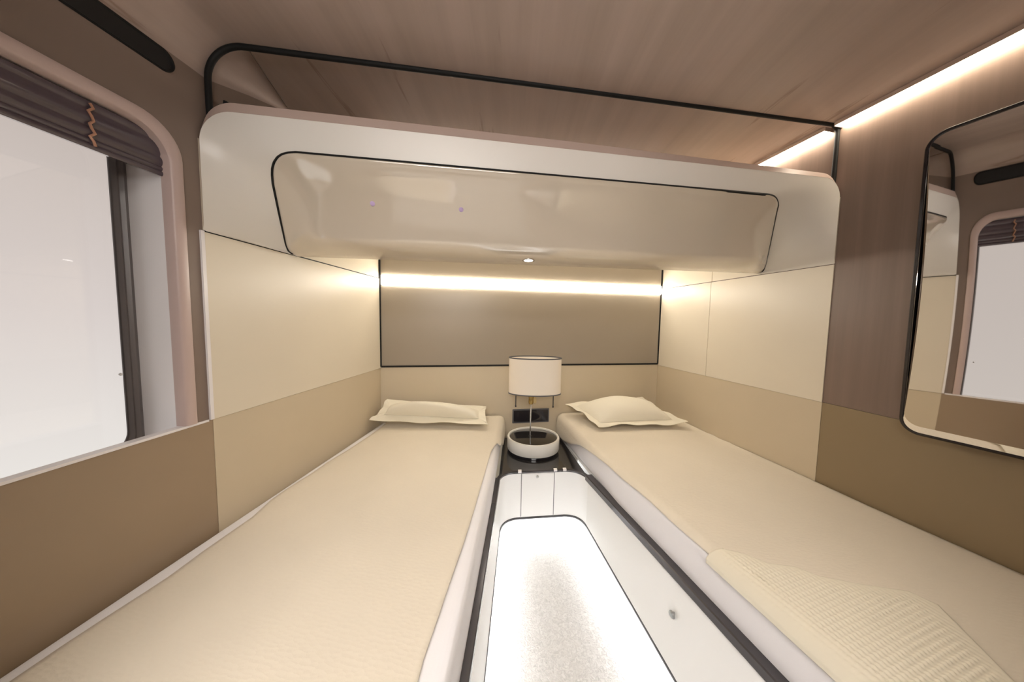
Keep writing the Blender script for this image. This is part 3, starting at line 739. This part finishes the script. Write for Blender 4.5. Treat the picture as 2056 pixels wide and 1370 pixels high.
# ------------------------------------------------------------------ mattresses and bedspreads
def mattress(name, label, poly, z0, z1, r):
    """closed rounded slab: plan polygon with inset rings"""
    P = [np.array(p, float) for p in poly]; c = sum(P) / len(P); n_ = len(P)
    ar = sum(P[i][0] * P[(i + 1) % n_][1] - P[(i + 1) % n_][0] * P[i][1] for i in range(n_)); sgn = 1 if ar > 0 else -1
    def inset(d):
        out = []
        for i in range(n_):
            a, b, e = P[i - 1], P[i], P[(i + 1) % n_]
            d1 = (b - a) / np.linalg.norm(b - a); d2 = (e - b) / np.linalg.norm(e - b)
            n1 = np.array([-d1[1], d1[0]]) * sgn; n2 = np.array([-d2[1], d2[0]]) * sgn
            m_ = (n1 + n2) / (1 + n1 @ n2); out.append(b + m_ * d)
        return out
    rows = [[(*p, z0) for p in inset(r * .5)], [(*p, z0 + r * .4) for p in inset(0)], [(*p, z1 - r) for p in inset(0)]]
    for k in range(1, 7):
        a = math.pi / 2 * k / 6; rows.append([(*p, z1 - r + r * math.sin(a)) for p in inset(r - r * math.cos(a))])
    g = Geo().grid(rows, True); g.add(rows[0], [tuple(range(n_))[::-1]]); g.add(rows[-1], [tuple(range(n_))])
    o = mk(name, g.v, g.f, M['sheet'], None, True, 50, loc=(c[0], c[1], z0)); return tag(o, label, 'mattress')
def edgeL(y): return line_y(LT0, LT1, y)[0] - .004
def edgeR(y): return line_y(RT0, RT1, y)[0] + .006
YB0 = .098
mattress('mattress', 'white sheeted mattress on the left bed, bare strip along the wall',
         [(xl(YB0) + .008, YB0), (edgeL(YB0) - .008, YB0), (edgeL(1.2) - .008, 1.2), (-.055, yb(-.055) - .012), (xl(BL[1]) + .012, BL[1] - .012)], ZR + .0005, Z_BED - .004, .03)
mattress('mattress', 'white sheeted mattress under the bedspread of the right bed',
         [(edgeR(YB0) + .008, YB0), (xr(YB0) - .008, YB0), (BR[0] - .012, BR[1] - .012), (.325, yb(.325) - .012), (edgeR(1.2) + .008, 1.2)], ZR + .0005, Z_BED - .004, .03)
rng = np.random.RandomState(4)
W1 = [(rng.uniform(3, 11), rng.uniform(-6, 6), rng.uniform(0, 6.28), rng.uniform(.2, 1)) for _ in range(9)]
def wrinkle(x, y): return sum(a * math.sin(kx * y + ky * x + ph) for kx, ky, ph, a in W1) / 5
sheet_edge = sorted([(1.76, -.735), (1.62, -.735), (1.5, -.742), (1.359, -.757), (1.23, -.778), (1.129, -.785), (1.03, -.80), (.964, -.803), (.878, -.790), (.743, -.800), (.665, -.801), (.625, -.807), (.571, -.817), (.513, -.826), (.3, -.845), (-.2, -.87)])
aisle_edge = sorted([(float(q[1]), float(q[0])) for q in (atz(px, py, .5) for px, py in ((996, 890), (960, 1000), (932, 1091), (897, 1193), (874, 1261), (850, 1330)))])
EY = [a for a, b in aisle_edge]; EX = [b for a, b in aisle_edge]
SY = [a for a, b in sheet_edge]; SX = [b for a, b in sheet_edge]
def bedspread(side, label):
    rows = []; NY, NX = 130, 60
    for i in range(NY + 1):
        y = YB0 - .01 + (1.0) * 0 + (i / NY)
        t = i / NY
        row = []
        if side == 'L':
            ys_ = YB0 + .01 + (1.745 - YB0 - .01) * t
            x0 = float(np.interp(ys_, SY, SX)); xe = edgeL(ys_) + .004; sg_ = 1
        else:
            ys_ = YB0 + .01 + (1.755 - YB0 - .01) * t
            x0 = None; xe = edgeR(ys_) - .006; sg_ = -1
        for j in range(NX + 1):
            s = j / NX
            if side == 'L':
                yy = ys_
                # towards the far end follow the skewed back wall
                def ytrue(x): return ys_ + max(0, t - .75) / .25 * (yb(x) - .014 - (1.745 + .0)) if t > .75 else ys_
            else:
                def ytrue(x): return ys_ + max(0, t - .75) / .25 * (yb(x) - .014 - 1.755) if t > .75 else ys_
            rad = .042
            if side == 'L': xin = x0
            else: xin = xr(ys_) - .006
            xtop = xe - sg_ * rad
            if side == 'L':
                s_max = min(.80, .72 * (float(np.interp(ys_, EY, EX)) - xin) / (xtop - xin)) if ys_ < 1.45 else .80
            else: s_max = .815 + .03 * wrinkle(2, ys_ * 2.5)
            e_ = min(1, max(0, (ys_ - 1.34) / .36)); e_ = e_ * e_ * (3 - 2 * e_); s_max = s_max + (1 - s_max) * e_
            s = j / NX * s_max
            if s <= .72:
                q = s / .72; x = xin + (xtop - xin) * q; z = Z_BED
            elif s <= .88:
                a = (s - .72) / .16 * math.pi / 2; x = xtop + sg_ * rad * math.sin(a); z = Z_BED - rad + rad * math.cos(a)
            else:
                q = (s - .88) / .12; x = xe + sg_ * .004 * math.sin(q * 3.1) * (1 + wrinkle(3, ys_ * 3)); z = Z_BED - rad - (Z_BED - rad - ZR - .016) * q
                if side == 'L': z += .004 * math.sin(ys_ * 7) * q
            yv = ytrue(x)
            if side == 'R':
                xin2 = xr(yv) - .006
                x = min(x, xin2)
            wz = wrinkle(x, yv) * .0036
            edge_w = min(1, (s if side == 'L' else 1) * 8)
            if s <= .88: z += wz * edge_w + (.0025 if s > .02 else .0)
            elif side == 'L' or True: x += sg_ * wz * .7
            row.append((x, yv, z))
        rows.append(row)
    g = Geo().grid(rows)
    o = mk('bedspread', g.v, g.f, M['spread'], None, True, 80, loc=(-.45 if side == 'L' else .8, .8, Z_BED))
    md = o.modifiers.new('solid', 'SOLIDIFY'); md.thickness = .003; md.offset = 1 if side == 'L' else 1
    return tag(o, label, 'bedspread')
bedspread('L', 'cream bedspread on the left bed, stopping short of the wall')
bedspread('R', 'cream bedspread on the right bed, reaching the right wall')

# waffle throw folded over the near end of the right bed
def throw():
    farpts = [(.545, .790), (.571, .776), (.627, .756), (.663, .724), (.723, .714), (.758, .686), (.836, .664), (.923, .648), (.946, .614)]
    FX = [p[0] for p in farpts]; FY = [p[1] for p in farpts]
    rows = []; NU, NV = 190, 210
    for i in range(NV + 1):
        v = i / NV; row = []
        for j in range(NU + 1):
            u = j / NU
            y_near = .22
            # right border runs from (.946,.614) down to (.80,.47) and on towards the near end
            u_s = max(0, (u - .24) / .76); xr_far = .946
            yf0 = .79
            xf = edgeR(.79) + .036 + (xr_far - edgeR(.79) - .036) * u_s; yf = float(np.interp(xf, FX, FY))
            xn = edgeR(y_near) + .036 + u_s * (.80 - edgeR(y_near) - .036) * .55
            x = xf + (xn - xf) * v; y = yf + (y_near - yf) * v
            if u < .24:
                xe = edgeR(y) - .012; q = 1 - u / .24; ph = min(1, q / .8) * math.pi / 2 * .8
                x = xe + .042 + .006 - .048 * math.sin(ph); z0_ = Z_BED + .0085 - .042 * (1 - math.cos(ph))
                if q > .8: z0_ -= (q - .8) / .2 * .012
            else: z0_ = Z_BED + .0085
            e = min(1, min(u, 1 - u, v, 1 - v) * 12)
            z = z0_ + .0040 * (math.sin((x + .3 * y) * 270) * math.sin((y - .3 * x) * 270)) ** 2 * e * (1 if u >= .26 else max(0, (u - .08) / .18)) + .0036 * wrinkle(x, y)
            row.append((x, y, z))
        rows.append(row)
    g = Geo().grid(rows)
    o = mk('throw_blanket', g.v, g.f, M['throw'], None, True, 80, loc=(.72, .5, Z_BED))
    md = o.modifiers.new('solid', 'SOLIDIFY'); md.thickness = .0025; md.offset = -1
    tag(o, 'ivory waffle-weave throw spread on the near end of the right bed', 'throw')
throw()

# ------------------------------------------------------------------ pillows
def pillow(label, c, hgt, flw, seed, curl):
    """c: four world corners FL, FR, BR, BL of the flange (front = towards camera)"""
    A, B, C_, D = [np.array(p, float) for p in c]
    r_ = np.random.RandomState(seed); ph = r_.uniform(0, 6.28, 6)
    cen = (A + B + C_ + D) / 4
    p = thing('pillow', label, 'pillow', cen, 'flanged ivory pillows')
    wu = np.linalg.norm(B - A); wv = np.linalg.norm(D - A)
    nrm = np.cross(B - A, D - A); nrm /= np.linalg.norm(nrm); nrm = nrm if nrm[2] > 0 else -nrm
    def base(u, v):
        # sides pulled in a little between the corners
        uu = u; vv = v
        uu = .5 + (u - .5) * (1 - .035 * math.sin(math.pi * v)); vv = .5 + (v - .5) * (1 - .06 * math.sin(math.pi * u))
        return A * (1 - uu) * (1 - vv) + B * uu * (1 - vv) + C_ * uu * vv + D * (1 - uu) * vv
    fu, fv = flw / wu, flw / wv
    N = 44
    def bulge(s, t):
        a = max(0, 1 - (2 * s - 1) ** 2); b = max(0, 1 - (2 * t - 1) ** 2)
        return (a ** .55) * (b ** .5)
    for sgn_, nm in ((1, 'cushion'),):
        top = []; bot = []
        for i in range(N + 1):
            rt_, rb = [], []
            for j in range(N + 1):
                s = j / N; t = i / N; u = fu + (1 - 2 * fu) * s; v = fv + (1 - 2 * fv) * t
                b_ = bulge(s, t); cr_ = .004 * math.sin(9 * s + ph[0] + 3 * t) * math.sin(7 * t + ph[1]) * b_
                q = base(u, v); rt_.append(q + nrm * (hgt * b_ + cr_ + .001)); rb.append(q - nrm * (hgt * .30 * b_ + .001))
            top.append(rt_); bot.append(rb)
        g = Geo().grid(top); g.grid(bot)
        mk(nm, g.v, g.f, M['pillow'], p, True, 60)
    # flange: flat hem ring, wavy
    def ringpt(k, n_, d):
        per = k / n_ * 4; side = int(per) % 4; q = per - int(per); fu_, fv_ = fu * d, fv * d
        u, v = [(q, 0), (1, q), (1 - q, 1), (0, 1 - q)][side]
        u = fu_ + (1 - 2 * fu_) * u; v = fv_ + (1 - 2 * fv_) * v
        return u, v
    n_ = 160; rows = []
    for d in (1.12, 1.0, .66, .33, 0.):
        row = []
        for k in range(n_):
            u, v = ringpt(k, n_, d); a = k / n_ * 2 * math.pi
            w = (1 - d) * (.006 * math.sin(5 * a + ph[2]) + .005 * math.sin(11 * a + ph[3])) + (curl * (1 - d) * (abs(u - .5) * 2) ** 4 if d < 1 else 0)
            row.append(base(u, v) + nrm * w)
        rows.append(row)
    rows2 = [[q - nrm * .0025 for q in r] for r in rows[::-1]]
    g = Geo().grid(rows + rows2, True)
    mk('flange', g.v, g.f, M['pillow'], p, True, 70)
pillow('ivory flanged pillow on the left bed, lying against the back wall', [(-.785, 1.625, .548), (-.125, 1.625, .535), (-.155, 1.84, .578), (-.735, 1.745, .640)], .095, .044, 3, .004)
pillow('ivory flanged pillow on the right bed, set at an angle in the corner', [(.495, 1.645, .528), (1.030, 1.70, .536), (.90, 2.02, .600), (.355, 1.925, .580)], .095, .044, 8, .006)

# ------------------------------------------------------------------ table lamp on the nightstand
LC = (.136, 1.738)
lamp = thing('table_lamp', 'table lamp with oval cream shade and round white tray base on the nightstand', 'lamp', (LC[0], LC[1], ZR))
g = Geo().lathe(LC, [(.138, ZR + .0005), (.147, ZR + .002), (.147, ZR + .011), (.14, ZR + .013)], 64, 1, .98); mk('plinth', g.v, g.f, M['gloss_black'], lamp, True, 40)
zt = .437
g = Geo().lathe(LC, [(.146, ZR + .0125), (.152, ZR + .015), (.1545, ZR + .022), (.1545, zt - .006), (.152, zt - .001), (.147, zt), (.142, zt - .002), (.1405, zt - .008), (.1405, zt - .011)], 72, 1, .98, False)
base_ = mk('base', g.v, g.f, M['lampwhite'], lamp, True, 40)
g = Geo().lathe(LC, [(.1405, zt - .02), (.1405, zt - .009), (.136, zt - .0075), (.0, zt - .0075)], 64, 1, .98, False); mk('tray_top', g.v, g.f, M['smoke'], lamp, True, 40)
SX_, SY_ = .1355, 1.70
g = Geo().tube([(.118, 1.745, zt - .008), (.118, 1.742, .56), (.119, 1.735, .64)], .0042, 12); mk('stem', g.v, g.f, M['chrome'], lamp, True)
g = Geo().lathe((.118, 1.742), [(.010, zt - .0075), (.010, zt - .004), (.006, zt - .001)], 20); mk('stem_collar', g.v, g.f, M['gloss_black'], lamp, True, 40)
g = Geo().lathe((.118, 1.735), [(.004, .625), (.013, .629), (.015, .64), (.014, .665), (.016, .668), (.016, .70), (.012, .712)], 24); sk = mk('socket', g.v, g.f, M['brass'], lamp, True, 40)
g = Geo().lathe((.140, 1.733), [(.006, .632), (.010, .636), (.0105, .66), (.008, .668), (.008, .70)], 20); mk('switch_housing', g.v, g.f, plain('pale_brass', (.62, .50, .28), .4, metal=.6), sk, True, 40)
g = Geo().lathe((.118, 1.735), [(.008, .705), (.018, .73), (.026, .76), (.024, .785), (.012, .80)], 24); mk('bulb', g.v, g.f, M['lampwhite'], lamp, True, 50)
prof = [(1, .705), (1, .905)]
def oval(r, z, nseg=72): return [(SX_ + r * .1500 * math.cos(2 * math.pi * k / nseg), SY_ + r * .078 * math.sin(2 * math.pi * k / nseg), z) for k in range(nseg)]
g = Geo().grid([oval(.985, .703), oval(1, .703), oval(1, .77), oval(1, .84), oval(1, .908), oval(.985, .908), oval(.985, .84), oval(.985, .77), oval(.985, .703)], True)
sh = mk('lamp_shade', g.v, g.f, M['shade'], lamp, True, 40)
for z0, z1 in ((.700, .7065), (.9045, .911)):
    g = Geo().grid([oval(.98, z0), oval(1.012, z0), oval(1.012, z1), oval(.98, z1), oval(.98, z0)], True); mk('shade_binding', g.v, g.f, M['trimdark'], sh, True, 40)
g = Geo(); g.tube([(SX_ - .147, SY_, .712), (SX_ + .147, SY_, .712)], .002, 8); g.tube([(SX_, SY_ - .075, .712), (SX_, SY_ + .075, .712)], .002, 8); mk('shade_spider', g.v, g.f, M['chrome'], sh, True)
for x in (.0285, .249):
    g = Geo().tube([(x, 1.735, .612), (x, 1.735, .713)], .0032, 10); g.lathe((x, 1.735), [(.003, .608), (.005, .611), (.004, .617)], 12)
    mk('pull_rod', g.v, g.f, M['rail'], lamp, True)

# ------------------------------------------------------------------ double socket plate on the back wall
so = thing('wall_socket', 'black double socket plate on the back wall behind the lamp', 'socket', wallB(.132, .49, 0))
def wl_plate(x0, x1, z0, z1, n0, n1, r=.004):
    lp = rrect(x0, x1, z0, z1, r, 5); a = [wallB(u, v, n0) for u, v in lp]; b = [wallB(u, v, n1) for u, v in lp]; m_ = len(lp)
    return Geo().add(a + b, [tuple(range(m_)), tuple(range(m_, 2 * m_))[::-1]] + [(i, (i + 1) % m_, m_ + (i + 1) % m_, m_ + i) for i in range(m_)])
g = wl_plate(.010, .254, .445, .538, .0003, .008); f_ = mk('socket_frame', g.v, g.f, M['trimdark'], so); bev(f_, .002, 2)
for x0 in (.018, .136):
    g = wl_plate(x0, x0 + .110, .453, .530, .004, .0095); mk('socket_module', g.v, g.f, M['gloss_black'], so)
# ------------------------------------------------------------------ fill lights added unseen behind the camera, for the cabin and bunk front
lp_ = thing('corridor_fill_top', 'unseen flat fill panel added at the corridor ceiling outside the doorway', 'lamp', (-.23, -.5, Z_CEIL))
g = Geo().prism(rrect(-.60, .14, -.72, -.28, .04, 6), Z_CEIL - .03, Z_CEIL - .001); mk('housing', g.v, g.f, M['white'], lp_)
g = Geo().prism(rrect(-.58, .12, -.70, -.30, .03, 6), Z_CEIL - .034, Z_CEIL - .029); mk('diffuser', g.v, g.f, M['fill_top'], lp_)

wlp = thing('corridor_fill_front', 'unseen wide fill panel added on the corridor wall facing the doorway', 'lamp', (.15, Y_END, 1.5))  # added glow panel that brightens the bunk fascia from behind the camera
g = box(-.30, .60, Y_END + .001, Y_END + .035, 1.40, 1.62); h_ = mk('housing', g.v, g.f, M['white'], wlp)
g = box(-.285, .585, Y_END + .034, Y_END + .045, 1.415, 1.605); mk('diffuser', g.v, g.f, M['fill_front'], wlp)

# ------------------------------------------------------------------ pale station hall outside the window
w = bpy.data.worlds.new('world'); S.world = w; w.use_nodes = True; nt = w.node_tree
bg = nt.nodes['Background']; tc = nt.nodes.new('ShaderNodeTexCoord'); sx = nt.nodes.new('ShaderNodeSeparateXYZ')
rp = nt.nodes.new('ShaderNodeValToRGB'); mr_ = nt.nodes.new('ShaderNodeMapRange')
mr_.inputs['From Min'].default_value = -.3; mr_.inputs['From Max'].default_value = .45
rp.color_ramp.elements[0].color = (.86, .84, .80, 1); rp.color_ramp.elements[1].color = (.55, .48, .43, 1)
e = rp.color_ramp.elements.new(.42); e.color = (.70, .645, .615, 1)
nt.links.new(tc.outputs['Generated'], sx.inputs[0]); nt.links.new(sx.outputs['Z'], mr_.inputs['Value'])
nt.links.new(mr_.outputs[0], rp.inputs['Fac']); nt.links.new(rp.outputs['Color'], bg.inputs['Color'])
bg.inputs['Strength'].default_value = 1.12
